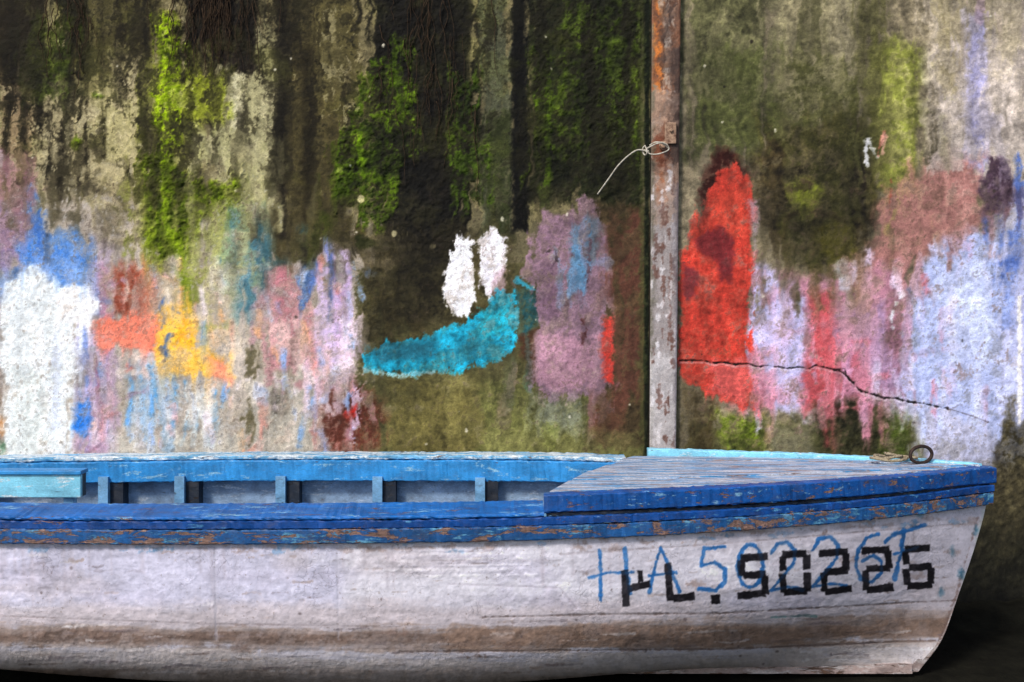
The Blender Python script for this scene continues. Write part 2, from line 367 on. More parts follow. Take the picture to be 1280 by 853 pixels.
P([(645,420),(680,400),(690,470),(660,480)],(84,56,40),rough=8,br=.4)
P([(662,292),(680,268),(716,262),(722,248),(744,252),(756,300),(764,400),(764,482),(740,500),(706,498),(684,506),(668,480),(674,420),(664,370),(656,340)],(144,116,130),rough=7,streak=7,edge=3.5,var=.13,br=.25)
P([(668,420),(750,420),(752,480),(700,492),(672,478)],(176,134,150),rough=9,streak=8,a=.85,br=.3,edge=8)
R(676,700,300,400,(116,90,108),rough=9,streak=8,a=.6,br=.3,edge=8)
P([(716,280),(734,272),(748,274),(744,320),(730,366),(714,364),(710,330)],(96,144,180),rough=5,streak=6,br=.3,a=.9,edge=5)
R(768,806,270,500,(102,64,52),rough=10,streak=14,br=.6,a=.9,edge=8)
R(670,735,494,545,(134,138,126),rough=8,streak=12,br=.4,a=.7,edge=8)
R(735,775,492,540,(110,70,56),rough=8,streak=12,br=.5,a=.7,edge=8)
R(680,700,535,570,(130,140,66),rough=10,br=.4,a=.7)
R(600,800,540,590,(126,124,78),rough=10,br=.5,a=.6,edge=8)
# ---- right panel
R(848,2200,-400,620,(132,122,100),rough=1,edge=2,streak=0,fine=1,var=.2,br=0)
R(856,965,-400,200,(88,87,60),rough=12,streak=20,edge=12,var=.25)
R(960,1100,-400,170,(122,116,90),rough=14,streak=18,edge=10,a=.8,var=.2)
R(1000,1030,-400,180,(76,74,50),rough=12,streak=18,a=.75,edge=9)
R(1040,1080,-400,140,(140,132,110),rough=12,streak=18,a=.6,edge=9,br=.4)
P([(950,150),(1080,140),(1110,250),(1090,330),(1010,355),(960,310),(935,230)],(68,58,37),rough=18,streak=14,edge=14,var=.35,br=.4)
R(1090,1160,50,250,(122,128,56),rough=18,streak=14,edge=14,a=.85,var=.22,br=.35)
R(1060,1100,-400,220,(82,80,48),rough=12,streak=18,a=.7,edge=10)
R(1155,2200,-400,240,(180,169,160),rough=14,streak=14,edge=16,var=.14)
R(1170,1200,-400,120,(134,124,92),rough=12,streak=18,a=.75,br=.4,edge=10)
R(1160,1280,-400,60,(146,136,106),rough=16,streak=16,a=.6,br=.4,edge=12)
R(1207,1234,15,215,(156,154,196),rough=4,streak=7,br=.35,a=.8,edge=6)
R(1215,1235,-400,30,(150,130,140),rough=4,streak=8,a=.7)
R(975,1075,70,340,(72,74,38),rough=16,streak=14,br=.6,a=.65,h=.3,edge=10)
R(870,960,60,190,(82,88,46),rough=18,streak=14,br=.6,a=.6,edge=12)
E(1003,242,26,18,(138,146,54),rough=10,br=.4,h=.4,edge=6,a=.95)
E(1012,285,24,14,(36,31,19),rough=10,br=.6,a=.85,h=.3,edge=6); E(1045,300,30,30,(94,88,34),rough=12,br=.6,a=.8,edge=8)
E(985,215,22,12,(30,25,19),rough=12,br=.6,a=.8,edge=6); E(1070,225,18,14,(30,25,19),rough=10,br=.6,a=.7,edge=6)
P([(975,275),(1010,262),(1060,278)],(36,28,20),line=6,rough=6,br=.5,edge=3,a=.7)
P([(1100,240),(1160,190),(1225,200),(1240,280),(1180,330),(1110,350),(1080,330)],(164,118,112),rough=16,streak=12,edge=12,br=.3)
P([(1160,185),(1200,180),(1205,215),(1150,220)],(176,162,156),rough=8,a=.8)
P([(930,330),(1060,345),(1130,320),(1150,400),(1148,510),(1060,525),(940,500)],(172,124,140),rough=12,streak=12,edge=10,var=.14,br=.3)
P([(1040,395),(1110,370),(1128,480),(1060,500)],(178,150,186),rough=12,streak=10,br=.5,a=.8,edge=9)
P([(945,332),(968,325),(978,370),(1008,370),(1012,420),(1008,500),(990,520),(950,512),(928,480),(922,440),(934,390)],(192,186,224),rough=8,streak=9,edge=5,br=.3,var=.08)
P([(975,345),(996,350),(1000,372),(978,372)],(150,138,150),rough=6,a=.7)
P([(1010,368),(1038,360),(1042,400),(1042,470),(1040,520),(1008,518),(1002,470),(1008,420)],(196,90,96),rough=9,streak=9,edge=7,br=.4)
P([(1036,430),(1078,430),(1084,490),(1040,505)],(194,104,116),rough=10,streak=8,br=.4,a=.85,edge=9)
P([(1148,330),(1180,300),(1222,285),(1262,300),(1290,300),(1300,580),(1190,575),(1140,560),(1128,500),(1130,400)],(184,194,236),rough=8,streak=6,edge=8,var=.05,br=.12)
R(1240,2200,230,530,(186,188,220),rough=10,streak=10,br=.3,a=.85,edge=8)
P([(1221,238),(1240,196),(1262,200),(1272,240),(1262,275),(1230,268)],(74,56,70),rough=6,streak=6,edge=4,br=.3)
for x,y0,y1 in ((1232,275,360),(1248,270,400),(1262,290,350),(1240,330,395),(1272,200,330),(1256,330,410)):
    P([(x,y0),(x+3,(y0+y1)/2),(x-3,y1)],(82,108,176),line=10,edge=4,rough=6,streak=7,br=.5,a=.9)
P([(1100,500),(1150,500),(1250,540),(1250,590),(1120,590)],(180,180,202),rough=10,streak=10,edge=8,br=.4)
P([(1136,365),(1130,420)],(106,132,166),line=8,edge=2,rough=4,br=.5,a=.8)
P([(1112,262),(1114,225)],(150,60,50),line=3,edge=1.5,rough=2,a=.8,br=.4)
R(853,1150,520,640,(86,86,52),rough=14,streak=12,edge=9,var=.25)
R(853,900,480,580,(76,64,40),rough=10,streak=12,edge=9,a=.8,br=.4)
R(895,960,515,600,(90,104,32),rough=12,br=.5,var=.35,h=.6,edge=8)
P([(1020,505),(1080,498),(1120,520),(1110,570),(1020,575)],(48,48,27),rough=14,br=.5,var=.35,h=.5,edge=9)
R(960,1020,530,600,(134,128,110),rough=10,br=.4,a=.7,edge=8)
R(1100,1135,510,580,(76,90,32),rough=10,br=.5,h=.5,edge=8)
E(1042,514,10,8,(92,44,44),rough=5,a=.7)
# ---- smeared strokes
def smear(n, x0, x1, y0, y1, reach=30, lw=(3,12), ll=(12,70), a=(.4,.9)):
    for i in range(n):
        u = rng.uniform(x0, x1); v = rng.uniform(y0, y1)
        c = pick(u+rng.normal(0,reach*.6), v-abs(rng.normal(0,reach)))
        l = rng.uniform(*ll); w_ = rng.uniform(*lw); q = rng.normal(0,.15)
        if rng.random() < .3: pts = [(u,v),(u+l*.8,v+rng.normal(0,8))]; w_ *= .8
        else: pts = [(u,v),(u+q*l*.5+rng.normal(0,3),v+l*.5),(u+q*l,v+l)]
        P(pts, c*rng.uniform(.9,1.1), line=w_, edge=3, rough=6, streak=6, fine=4, br=rng.uniform(.2,.6), var=.08, a=rng.uniform(*a))
smear(220, -20, 455, 235, 540, lw=(4,14))
smear(50, -20, 455, 180, 300, reach=45)
smear(140, 925, 1275, 240, 530, reach=30, lw=(4,14))
smear(30, 655, 800, 260, 510, reach=16, a=(.3,.6))
smear(70, 860, 1275, 20, 240, reach=26, a=(.3,.6), lw=(5,16))
smear(60, 450, 650, 300, 560, reach=24, a=(.3,.6), lw=(5,16))
smear(40, -10, 440, 20, 240, reach=18, a=(.3,.7), lw=(4,12), ll=(10,50))
pal = [(226,214,222),(206,186,214),(150,178,226),(226,172,166),(238,232,228),(104,154,214),(222,142,128),(180,194,218),(230,168,112),(150,84,74)]
for i in range(120):
    u = rng.uniform(100,450); v = rng.uniform(320,540); l = rng.uniform(8,46)
    P([(u,v),(u+rng.normal(0,5),v+l)],pal[rng.integers(len(pal))],line=rng.uniform(2,9),edge=2.5,rough=5,streak=5,fine=4,br=.5,a=rng.uniform(.4,.85))
for i in range(60):
    u = rng.uniform(940,1240); v = rng.uniform(300,520); l = rng.uniform(8,50)
    P([(u,v),(u+rng.normal(0,5),v+l)],[(206,196,226),(196,112,122),(190,156,182),(176,134,148),(220,220,242)][rng.integers(5)],line=rng.uniform(2,10),edge=2.5,rough=5,streak=5,fine=4,br=.5,a=rng.uniform(.3,.75))
# ---- later coats
P([(5,352),(40,330),(66,350),(95,400),(92,470),(84,582),(2,582),(-3,450)],(230,236,238),rough=10,streak=9,edge=6,var=.05,br=.1)
R(10,70,460,582,(212,218,214),rough=10,streak=12,edge=8,var=.07,a=.7,br=.3)
R(22,30,370,560,(180,184,186),rough=6,streak=8,a=.5,edge=5); R(60,72,420,540,(184,190,214),rough=6,streak=8,a=.6,edge=5)
P([(70,362),(112,358),(124,382),(112,404),(80,402)],(244,244,245),rough=6,fine=5,br=0,var=.03)
P([(92,502),(112,498),(118,522),(104,545),(90,535)],(40,120,214),rough=6,fine=5,edge=4,br=.3)
P([(120,402),(150,392),(200,390),(210,420),(190,438),(125,434)],(236,134,110),rough=7,fine=4,streak=4,var=.07,edge=4)
P([(192,385),(235,382),(246,400),(248,436),(290,438),(292,470),(230,468),(205,462),(196,430)],(240,184,78),rough=10,streak=7,br=.3,var=.09,edge=6)
P([(225,392),(244,400),(240,432),(222,430)],(232,156,40),rough=7,a=.8,edge=6)
P([(262,448),(286,446),(288,480),(264,476)],(238,148,116),rough=8,br=.4,edge=6)
for l in ([(198,386),(206,398),(202,410)],[(212,418),(204,436),(210,446)],[(215,386),(224,392)],[(205,372),(200,384)]):
    P(l,(50,92,160),line=3,edge=1.8,rough=3,fine=4,br=.5,a=.85)
P([(430,515),(446,508),(444,522),(434,526)],(200,46,38),rough=2,br=0)
P([(572,300),(588,294),(592,325),(594,375),(584,398),(570,394),(556,368),(556,340),(564,322)],(240,238,244),rough=4,streak=5,fine=4,edge=2,var=.04,br=.15)
P([(601,300),(614,288),(632,298),(634,328),(622,352),(612,378),(602,374),(598,340)],(238,234,243),rough=4,streak=5,fine=4,edge=2,var=.05,br=.15)
P([(616,345),(630,335),(632,365),(614,372)],(178,150,160),rough=3,a=.8)
P([(449,448),(470,436),(482,427),(540,421),(578,404),(600,385),(622,362),(640,366),(650,392),(642,432),(612,452),(566,466),(490,467),(458,464)],(36,156,186),rough=6,streak=5,fine=5,edge=2.5,br=.3,var=.22)
P([(600,385),(640,380),(636,420),(596,424)],(46,186,206),rough=7,br=.4,a=.7,edge=5)
P([(460,436),(545,424),(548,446),(470,452)],(44,106,124),rough=9,streak=5,br=.4,a=.75,edge=5)
P([(555,440),(600,418),(606,440),(560,460)],(44,122,142),rough=8,br=.5,a=.7,edge=5)
P([(452,462),(500,470),(540,466)],(160,206,214),line=4,edge=2,rough=2,br=.4,a=.8)
P([(648,352),(668,362)],(60,154,176),line=7,edge=2,rough=3,br=.2)
P([(682,315),(694,312),(696,326),(688,336)],(52,42,48),line=3,edge=1.5,rough=2,fine=2)
P([(734,360),(738,300)],(94,74,84),line=2,edge=1.5,rough=2)
P([(727,400),(733,412),(728,430)],(90,50,50),line=4,edge=1.5,rough=2,br=.4)
P([(752,392),(764,396),(766,440),(766,480),(757,478),(752,440)],(196,66,56),rough=4,streak=4,br=.3)
P([(876,230),(895,182),(918,188),(932,215),(925,250),(880,255)],(66,28,24),rough=8,edge=5,br=.4)
P([(920,430),(960,440),(975,500),(950,525),(905,515)],(192,112,122),rough=10,streak=8,edge=9,br=.3,a=.8)
P([(886,232),(900,212),(918,208),(934,226),(943,262),(942,330),(938,380),(936,430),(938,470),(946,518),(905,504),(862,482),(846,452),(848,370),(856,318),(872,278)],(192,66,54),rough=6,streak=6,edge=3,fine=4,var=.15,br=.15)
P([(890,250),(930,235),(935,300),(900,285)],(206,80,62),rough=10,a=.6,edge=7,br=.3)
P([(880,450),(940,445),(948,516),(890,496)],(194,98,96),rough=10,streak=8,a=.7,edge=9,br=.35)
P([(868,300),(900,284),(918,300),(916,340),(902,352),(898,330),(880,318)],(124,44,50),rough=4,fine=4,a=.9,br=.1)
P([(854,330),(872,340),(870,366),(860,376),(853,368)],(112,48,54),rough=4,a=.9,br=.1)
P([(895,300),(905,330),(912,350)],(108,42,46),line=8,rough=3,edge=2,a=.6)
P([(935,250),(948,250),(950,290),(942,330)],(156,138,148),rough=4,a=.8)
P([(1170,340),(1240,310),(1250,450),(1180,460)],(206,214,248),rough=14,a=.75,br=.2,edge=10)
P([(1130,366),(1120,380),(1114,396),(1116,412)],(226,232,242),line=6,edge=1.5,rough=3,fine=4,br=.3)
P([(1085,174),(1082,190),(1084,206)],(214,214,218),line=4,edge=1.6,rough=2,fine=2.5,br=.2,a=.9); P([(1087,178),(1092,190),(1096,196)],(214,214,218),line=4,edge=1.6,rough=2,fine=2.5,br=.3,a=.8)
P([(1097,194),(1101,180),(1106,166)],(196,110,100),line=3,edge=1.5,rough=2,fine=2.5,br=.3,a=.75); P([(1106,168),(1104,180),(1103,192)],(212,160,152),line=4,edge=1.5,rough=2,fine=2,br=.3,a=.8)
for i in range(80):
    x = rng.uniform(-50,1260); y = rng.uniform(10,560); r = rng.uniform(.5,1.6)
    E(x,y,r,r*rng.uniform(.8,1.8),(210,204,186) if rng.random()<.55 else (30,26,22),rough=.5,fine=1.5,edge=1,a=.8,br=0)
E(451,249,4,5,(206,196,150),rough=1,fine=1,edge=1); E(493,292,3,4,(190,180,140),rough=1,fine=1,edge=1); E(628,274,2,3,(210,206,180),rough=1,fine=1,edge=1)
R(805,812,-400,600,(22,30,15),rough=1.5,fine=1,edge=1.5,h=.2,br=0); R(799,806,-400,600,(78,84,46),rough=3,edge=2,a=.6)
# ---- drips and slight softening of the old coats
C3 = W.c.reshape(NXG, NZG, 3); acc = np.zeros_like(C3); n_ = 0
for sh in (5,10,16,23,31):
    acc[:, :-sh] += C3[:, sh:]; acc[:, -sh:] += C3[:, -sh:]; n_ += 1
acc /= n_
bandw = (ss(200,270,W.V)*ss(600,560,W.V)*((W.U < 440)|(W.U > 950)))
dm_ = (bandw*ss(.1,.55,W.S+.15*W.G)*.5).reshape(NXG, NZG, 1)
C3 = C3*(1-dm_)+acc*dm_
bl = (C3+np.roll(C3,2,0)+np.roll(C3,-2,0)+np.roll(C3,2,1)+np.roll(C3,-2,1)+np.roll(C3,(1,1),(0,1))+np.roll(C3,(-1,-1),(0,1)))/7
bm = (bandw*.5).reshape(NXG, NZG, 1); C3 = C3*(1-bm)+bl*bm
W.c = C3.reshape(-1, 3)
# ---- wear of the old paint
lu = W.lum(); light = ss(85,125,lu)
band = ss(170,260,W.V)*ss(600,575,W.V)
W.over(band*light*ss(.42,.70,W.B+.2*W.G+.15*W.C)*.38, (146,132,118))
kk_ = (band*ss(.30,.60,-W.A*.5-W.B*.6+.2*W.G)*.5)[:,None]; W.c = W.c*(1-kk_)+sub*kk_*.5+W.c*kk_*.5
W.over(band*ss(.42,.72,W.F*.75+.45*W.G)*.30, (60,50,45))
W.over(band*(W.U < 450)*light*ss(.38,.7,-W.F*.6-.5*W.G)*.3, (240,236,230))
k = ((W.U > 855)&(W.U < 1260)&(W.V > 200)).astype(np.float32)*ss(.45,.85,W.B+.2*W.G)*.3
W.over(k, (92,68,64))
lu = W.lum()[:,None]; f_ = (np.clip(lu,4,250)/132)**.27; f_ = np.where(lu > 132, 1+(f_-1)*.5, f_); W.c = W.c*f_
g_ = W.c.mean(1, keepdims=True); W.c = g_+(W.c-g_)*1.10
# dark foot of wall, darker towards the base
R(-900,2200,600,1200,(40,37,26),rough=12,streak=16,edge=14,var=.35,h=.3)
P([(1252,535),(1262,500),(1272,530),(2200,540),(2200,700),(1250,700),(1230,600)],(56,51,35),rough=12,streak=8,edge=10,var=.4,h=.4)
R(-900,2200,660,1200,(24,23,16),rough=20,streak=24,edge=44,var=.45,h=.4)
R(-900,2200,740,1200,(13,12,9),rough=10,streak=10,edge=30,var=.4,h=.3)
R(1272,1277,370,530,(240,236,234),rough=1,fine=1.5,edge=1)
W.c *= (1+.08*W.F+.07*W.G+.07*W.B+.03*W.S)[:,None]
crack = [(850,451),(880,451),(893,454),(905,453),(920,456),(935,455),(948,459),(960,457),(985,461),(1000,459),(1012,461),(1020,457),(1040,462),(1052,465),(1062,474),(1070,483),(1076,489),(1090,493),(1105,498),(1120,498),(1135,503),(1150,504),(1185,511)]
P([(a,b+2.6) for a,b in crack],(206,200,206),line=2,edge=1.2,rough=.5,fine=1,a=.35,br=0)  # highlight on the crack's lower edge, painted into the wall colour
P(crack,(12,9,8),line=1.7,edge=1.0,rough=.4,fine=1.6,var=.05,h=-1.2,br=0)
P([(1185,511),(1215,520),(1235,528)],(60,48,48),line=1,edge=1.1,rough=.5,fine=1,a=.7)
P([(1046,462),(1056,461),(1058,470)],(14,10,9),line=1,edge=1,rough=.3,fine=1)
mossn = fbm(W.U*.8+W.V*.6, W.V*.8-W.U*.6, 7, 9, 91, 4, .75)
hn = np.clip(W.h, 0, 1)
disp = .0024*W.A+.0014*W.F+.0005*W.G+.0016*W.B+hn*(.006+.009*mossn)+np.where(W.h < -.3, .006*W.h, 0)
cl = lin(np.clip(W.c, 3, 248))*1.07
cl = cl*(1+.55*mossn*hn)[:,None]
edge_fade = ss(3.3, 3.1, np.abs(X.ravel()))
Yw = -(disp*edge_fade).reshape(X.shape)
mb = MB(); mb.grid(X, Yw, Z, cl)
def quadgrid(mb, p, c):
    p = np.array(p, float).reshape(2, 2, 3); mb.grid(p[...,0], p[...,1], p[...,2], c)
gc = lin((90,84,64))
for p in ([(-9,0,4.4),(9,0,4.4),(-9,.25,4.4),(9,.25,4.4)], [(9,.25,0),(-9,.25,0),(9,.25,4.4),(-9,.25,4.4)],
          [(-9,.25,0),(-9,0,0),(-9,.25,4.4),(-9,0,4.4)], [(9,0,0),(9,.25,0),(9,0,4.4),(9,.25,4.4)]):
    quadgrid(mb, p, gc)
wall = mb.obj("wall", m_wall)
wall["label"] = "mossy weathered concrete wall with splashes of old coloured paint"; wall["category"] = "wall"

V = []; Fc = []
for i in range(150):
    g_ = rng.random()
    if g_ < .55: u0 = rng.normal(268,26); v0 = rng.uniform(-60,20); ln = rng.uniform(40,110)
    elif g_ < .7: u0 = rng.normal(92,16); v0 = rng.uniform(-60,40); ln = rng.uniform(40,110)
    else: u0 = rng.normal(535,34); v0 = rng.uniform(-60,140); ln = rng.uniform(40,130)
    pts = []; du = 0
    for k in range(9):
        du += rng.normal(0,2.6); pts.append(np.array(at(u0+du, v0+ln*k/8, -.010-.012*rng.random())))
    v_, f_ = tubedata(smooth_path(pts, 2), rng.uniform(.0012,.003), ns=4, base=len(V), taper=.4); V += v_; Fc += f_
roots = mesh_obj("roots", V, Fc, m_root, smooth=True); roots["kind"] = "stuff"
roots["label"] = "tangle of thin dried roots hanging down the mossy wall"; roots["category"] = "roots"

# ------------------------------------------------------------------ POST
pz = np.arange(0, 3.95, .005); pk = np.linspace(0, 1, 40)
K, PZ = np.meshgrid(pk, pz, indexing='ij')
yp = -.045
v_ = px_v(PZ, yp); xl = at(815,0,yp)[0]+(at(812,0,yp)[0]-at(815,0,yp)[0])*(v_/565); xr = at(851,0,yp)[0]+(at(845,0,yp)[0]-at(851,0,yp)[0])*(v_/565)
PX = xl+(xr-xl)*K
C = Canvas(px_u(PX, yp), v_, (156,146,144), av=(4,60), seed=60, dbr=.1)
C.rect(800,860,-400,120,(108,70,48),rough=8,streak=10,fine=8,var=.3)
C.rect(800,832,-400,150,(138,82,46),rough=6,streak=14,fine=8,var=.3,br=.5)
for y in (12,30,62,90,112): C.ell(823+rng.uniform(-3,3),y,6,10,(206,118,44),rough=8,fine=8,br=.5)
for y in (20,45,78,140): C.ell(834,y,6,14,(48,32,26),rough=7,fine=7,br=.4)
C.rect(828,838,-400,110,(164,150,138),rough=4,streak=10,br=.6,a=.8)
C.rect(800,860,110,205,(156,126,106),rough=6,streak=8,fine=8,br=.3,var=.2)
C.ell(828,195,14,30,(116,62,38),rough=10,fine=8,br=.4)
C.rect(840,860,60,260,(62,44,36),rough=4,streak=5,br=.4)
C.rect(800,860,205,280,(162,134,116),rough=8,streak=8,a=.7,br=.4)
C.ell(826,240,8,20,(150,92,60),rough=8,fine=7,br=.5,a=.8)
C.rect(800,817,-400,600,(88,84,68),rough=2,streak=4,a=.8,br=.4)
C.rect(800,860,440,600,(188,182,182),rough=8,streak=14,a=.8,br=.3)
for i in range(80):
    x = rng.uniform(814,848); y = rng.uniform(200,560)
    C.ell(x,y,rng.uniform(.6,2.6),rng.uniform(2,18),(98,66,56) if i%2 else (208,202,204),rough=2,fine=4,edge=1.5,a=.8)
C.rect(842,862,230,600,(108,100,104),rough=2,streak=3,a=.7)
PY = yp-.0015*C.F.reshape(K.shape)+.004*ss(.95,1,K)+.003*ss(.05,0,K)
mb = MB(); mb.grid(PX, PY, PZ, lin(np.clip(C.c,4,245)))
dk = lin((46,36,30))
for e in (0, -1):
    xx = np.stack([PX[e], PX[e]], 0); yy = np.stack([PY[e], np.full_like(PY[e], -.001)], 0); zz = np.stack([PZ[e]]*2, 0)
    mb.grid(xx, yy, zz, dk, flip=(e == 0))
xx = np.stack([PX[:,-1]]*2, 0); yy = np.stack([PY[:,-1], np.full_like(PY[:,-1], -.001)], 0); mb.grid(xx, yy, np.full_like(xx, PZ[0,-1]), dk)
post = mb.obj("metal_post", m_post)
post["label"] = "rusty steel post with peeling grey paint bolted against the mossy wall"; post["category"] = "post"
def child(o, p, label=None):
    o.parent = p; o.matrix_parent_inverse = Matrix.Translation(-Vector(p.location))
    if label: o["label"] = label
    return o
bx, by, bz = at(832,170,-.055)
vv = []; ff = []
def addbox(x0,x1,y0,y1,z0,z1):
    n = len(vv); vv.extend([(x0,y0,z0),(x1,y0,z0),(x1,y1,z0),(x0,y1,z0),(x0,y0,z1),(x1,y0,z1),(x1,y1,z1),(x0,y1,z1)])
    ff.extend([tuple(n+i for i in f) for f in [(0,3,2,1),(4,5,6,7),(0,1,5,4),(1,2,6,5),(2,3,7,6),(3,0,4,7)]])
def addcyl(c, r, y0, y1, n=10):
    k = len(vv)
    for yv in (y0, y1):
        for i in range(n): vv.append((c[0]+r*math.cos(6.283*i/n), yv, c[1]+r*math.sin(6.283*i/n)))
    ff.extend([(k+i, k+(i+1) % n, k+n+(i+1) % n, k+n+i) for i in range(n)]); ff.append(tuple(k+i for i in range(n))[::-1]); ff.append(tuple(k+n+i for i in range(n)))
addbox(bx-.005,bx+.060,-.062,-.046,bz-.045,bz+.075)
addcyl((bx-.012,bz-.055),.026,-.07,-.046); addcyl((bx-.016,bz-.06),.015,-.09,-.07,6); addcyl((bx+.03,bz+.03),.012,-.072,-.062,6)
child(mesh_obj("bracket", vv, ff, plain("bracket_rust", L(96,66,52), L(184,152,126), 45, .8), bevel=.004), post, "rusty bolted bracket")
def wp(l, y=-.1): return [np.array(at(u,v,y+dy)) for u,v,dy in l]
w1 = wp([(836,186,0),(826,179,-.02),(812,184,-.02),(806,188,0),(796,188,0),(784,196,.01),(772,208,.02),(762,222,.04),(752,236,.06),(747,243,.07)])
w2 = wp([(806,188,0),(814,193,-.02),(826,192,-.03),(836,187,-.01),(832,180,-.02),(820,178,-.02),(812,182,0)])
w3 = wp([(806,182,0),(809,190,-.02),(806,194,0),(803,188,.01),(806,183,0),(811,190,-.01)])
wire = tube("wire", smooth_path(w1), .0042, m_wire, ns=6)
wire["label"] = "thin pale wire twisted round the bolt of the rusty post"; wire["category"] = "wire"
child(tube("wire_loop", smooth_path(w2), .004, m_wire, ns=6), wire); child(tube("wire_knot", smooth_path(w3), .004, m_wire, ns=6), wire)

# ------------------------------------------------------------------ BOAT
Y0 = -.93; BW = .74; XB = 2.25; XS = -2.8
def bb(x):
    x = np.asarray(x, float)
    f = BW*(1-np.clip((x+1.5)/(XB+1.5), 0, 1)**2.8)
    return f*(1-.12*np.clip((-1.5-x)/1.3, 0, 1)**2)
boat = bpy.data.objects.new("wooden_boat", None); boat.empty_display_size = .3; boat.location = (0, Y0, 0); COL.objects.link(boat)
boat["label"] = "old wooden rowing boat with white hull and worn blue gunwales"; boat["category"] = "boat"
def stemx(t): return XB-.275*t**1.25-.07*ss(.72,1.05,t)**2
def hullpt(s, t, ins=0.0):
    x0 = XS+(XB-XS)*s
    xe = stemx(t)
    x = XS+(xe-XS)*s
    f = ss(.5, 1.0, s)
    n = 4.4*(1-f)+1.7*f; m = .5*(1-f)+.85*f
    b = np.maximum(bb(x0)*(1-t**n)**m-ins, 0)+.012*(ins == 0)
    zk = .075*np.clip((-x-.3)/1.8, 0, 2)**2+.025
    z = .835+(zk-.835)*t
    return x, b, z
s_ = np.concatenate([np.linspace(0, .13, 20)[:-1], np.linspace(.13, 1, 1350)]); k_ = np.linspace(0, 1, 280); t_ = 1-(1-k_)**1.5
S, T = np.meshgrid(s_, t_, indexing='ij')
hx, hb, hz = hullpt(S, T); hy = Y0-hb
H = Canvas(px_u(hx, hy), px_v(hz, hy), (212,208,220), av=(130,7), seed=120, svar=.3, grit=.7, dbr=.1)
P = H.paint; R = H.rect; E = H.ell
R(-50,430,676,765,(204,202,223),rough=10,edge=14,var=.05)
R(430,720,676,750,(230,227,238),rough=10,edge=12,a=.8,var=.04)  # white highlights on the hull ripples, painted into the colour
R(880,1240,640,760,(212,204,215),rough=10,edge=14,a=.7,var=.05)
R(-50,1240,756,800,(202,191,196),rough=9,streak=6,edge=10,var=.05,a=.85)
# grimy tidemark along the whole hull with a paler scuffed strip under it
P([(-50,778),(260,782),(600,784),(900,776),(1200,764),(1200,800),(900,812),(500,816),(0,806),(-50,806)],(160,142,134),rough=5,streak=6,edge=4,br=.25,a=.9,var=.1)
P([(-50,792),(260,790),(600,790),(900,786),(1200,778),(1200,796),(900,806),(500,808),(0,800),(-50,800)],(118,98,88),rough=5,streak=8,edge=5,br=.45,a=.8,var=.14)
P([(540,786),(900,782),(1190,772),(1190,800),(900,810),(560,812)],(148,122,106),rough=6,streak=8,edge=5,br=.4,a=.7,var=.14)
P([(-50,808),(500,820),(900,816),(1190,804),(1190,900),(-50,900)],(206,196,194),rough=6,streak=9,edge=5,br=.3,a=.9,var=.07)
R(-50,1240,836,900,(168,152,144),rough=6,streak=8,edge=6,br=.3,a=.7)
R(-50,140,838,900,(120,102,92),rough=5,streak=6,edge=6,a=.7)
for i in range(26):
    x = rng.uniform(0,1220); y = rng.uniform(690,760); E(x,y,rng.uniform(20,80),rng.uniform(5,18),[(190,185,206),(230,228,238),(200,188,193)][i%3],rough=14,edge=12,a=.5,br=.2)
def seam(pts, col=(104,90,90), w=1.6, a=.6, h=-1, **k): P(pts, col, line=w, edge=1.2, rough=.8, fine=1.6, a=a, h=h, **k)
seam([(700,693),(900,680),(1235,652)],a=.5,br=.5); seam([(540,701),(700,701)],a=.3)
seam([(600,772),(760,768),(900,767),(1200,750)],(84,70,66),1.8,.75,br=.4)
seam([(965,772),(1010,770),(1020,771)],(50,110,110),2.4,.6,br=.5)
seam([(0,770),(260,780),(500,784)],a=.4,br=.5); seam([(500,815),(900,812),(1190,800)],(92,74,68),2,.65,br=.3)
seam([(268,680),(270,800)],(166,164,178),2,.5); seam([(421,676),(423,800)],(166,164,178),2,.45)
seam([(560,730),(700,735),(720,760)],(140,130,140),1.4,.4,br=.3)
for i in range(230):
    x = rng.uniform(0,1200); low = rng.random() < .6; y = rng.uniform(770,845) if low else rng.uniform(680,762); l = rng.uniform(6,70)*(1 if low else .35)
    c = [(122,104,96),(240,236,240),(110,100,106),(152,132,122)][i % 4]
    P([(x,y),(x+l*.5,y-l*.02+rng.normal(0,1)),(x+l,y-l*.035)],c,line=rng.uniform(.8,2.4),edge=1.2,rough=1.4,fine=2,a=rng.uniform(.25,.7),br=.4)
for i in range(90):
    x = rng.uniform(0,1225); y = 674-max(0,x-700)*.065+rng.uniform(3,14)**1.05
    E(x,y,rng.uniform(2,14),rng.uniform(.8,3),(146,126,120) if i%3 else (100,144,184),rough=3,fine=4,edge=1.5,a=.6,br=.3)
for i in range(30):
    x = rng.uniform(0,1180); y = rng.uniform(700,840)
    E(x,y,rng.uniform(.8,2),rng.uniform(.8,2),(86,74,74),rough=1,fine=1.5,edge=1,a=.6)
for i in range(30):
    x = rng.uniform(0,1180); y0_ = 682-max(0,x-700)*.06; P([(x,y0_),(x+2,y0_+rng.uniform(12,80))],(166,156,165),line=3,edge=3,rough=2,fine=2,a=.4,br=.3)
for x,y in ((500,792),(640,808),(760,786),(300,812),(130,800),(1060,700),(870,730),(1190,690),(1150,720)): E(x,y,12,4,(128,106,98),rough=5,fine=5,a=.6,br=.3)
for i in range(10):
    y = 690+i*3.2+rng.normal(0,.8); P([(500+rng.uniform(-40,60),y),(600,y-1),(700-rng.uniform(0,80),y-2)],(242,240,246) if i%2 else (184,180,194),line=1.6,edge=1.2,rough=1.6,fine=2,a=.5,br=.3,h=1)
P([(1232,640),(1204,745),(1170,838)],(190,196,190),line=8,edge=2,rough=2,a=.8,br=.3)
P([(1222,648),(1195,745),(1161,836)],(120,96,90),line=2.5,edge=1.5,rough=1.5,fine=3,a=.7,br=.4)
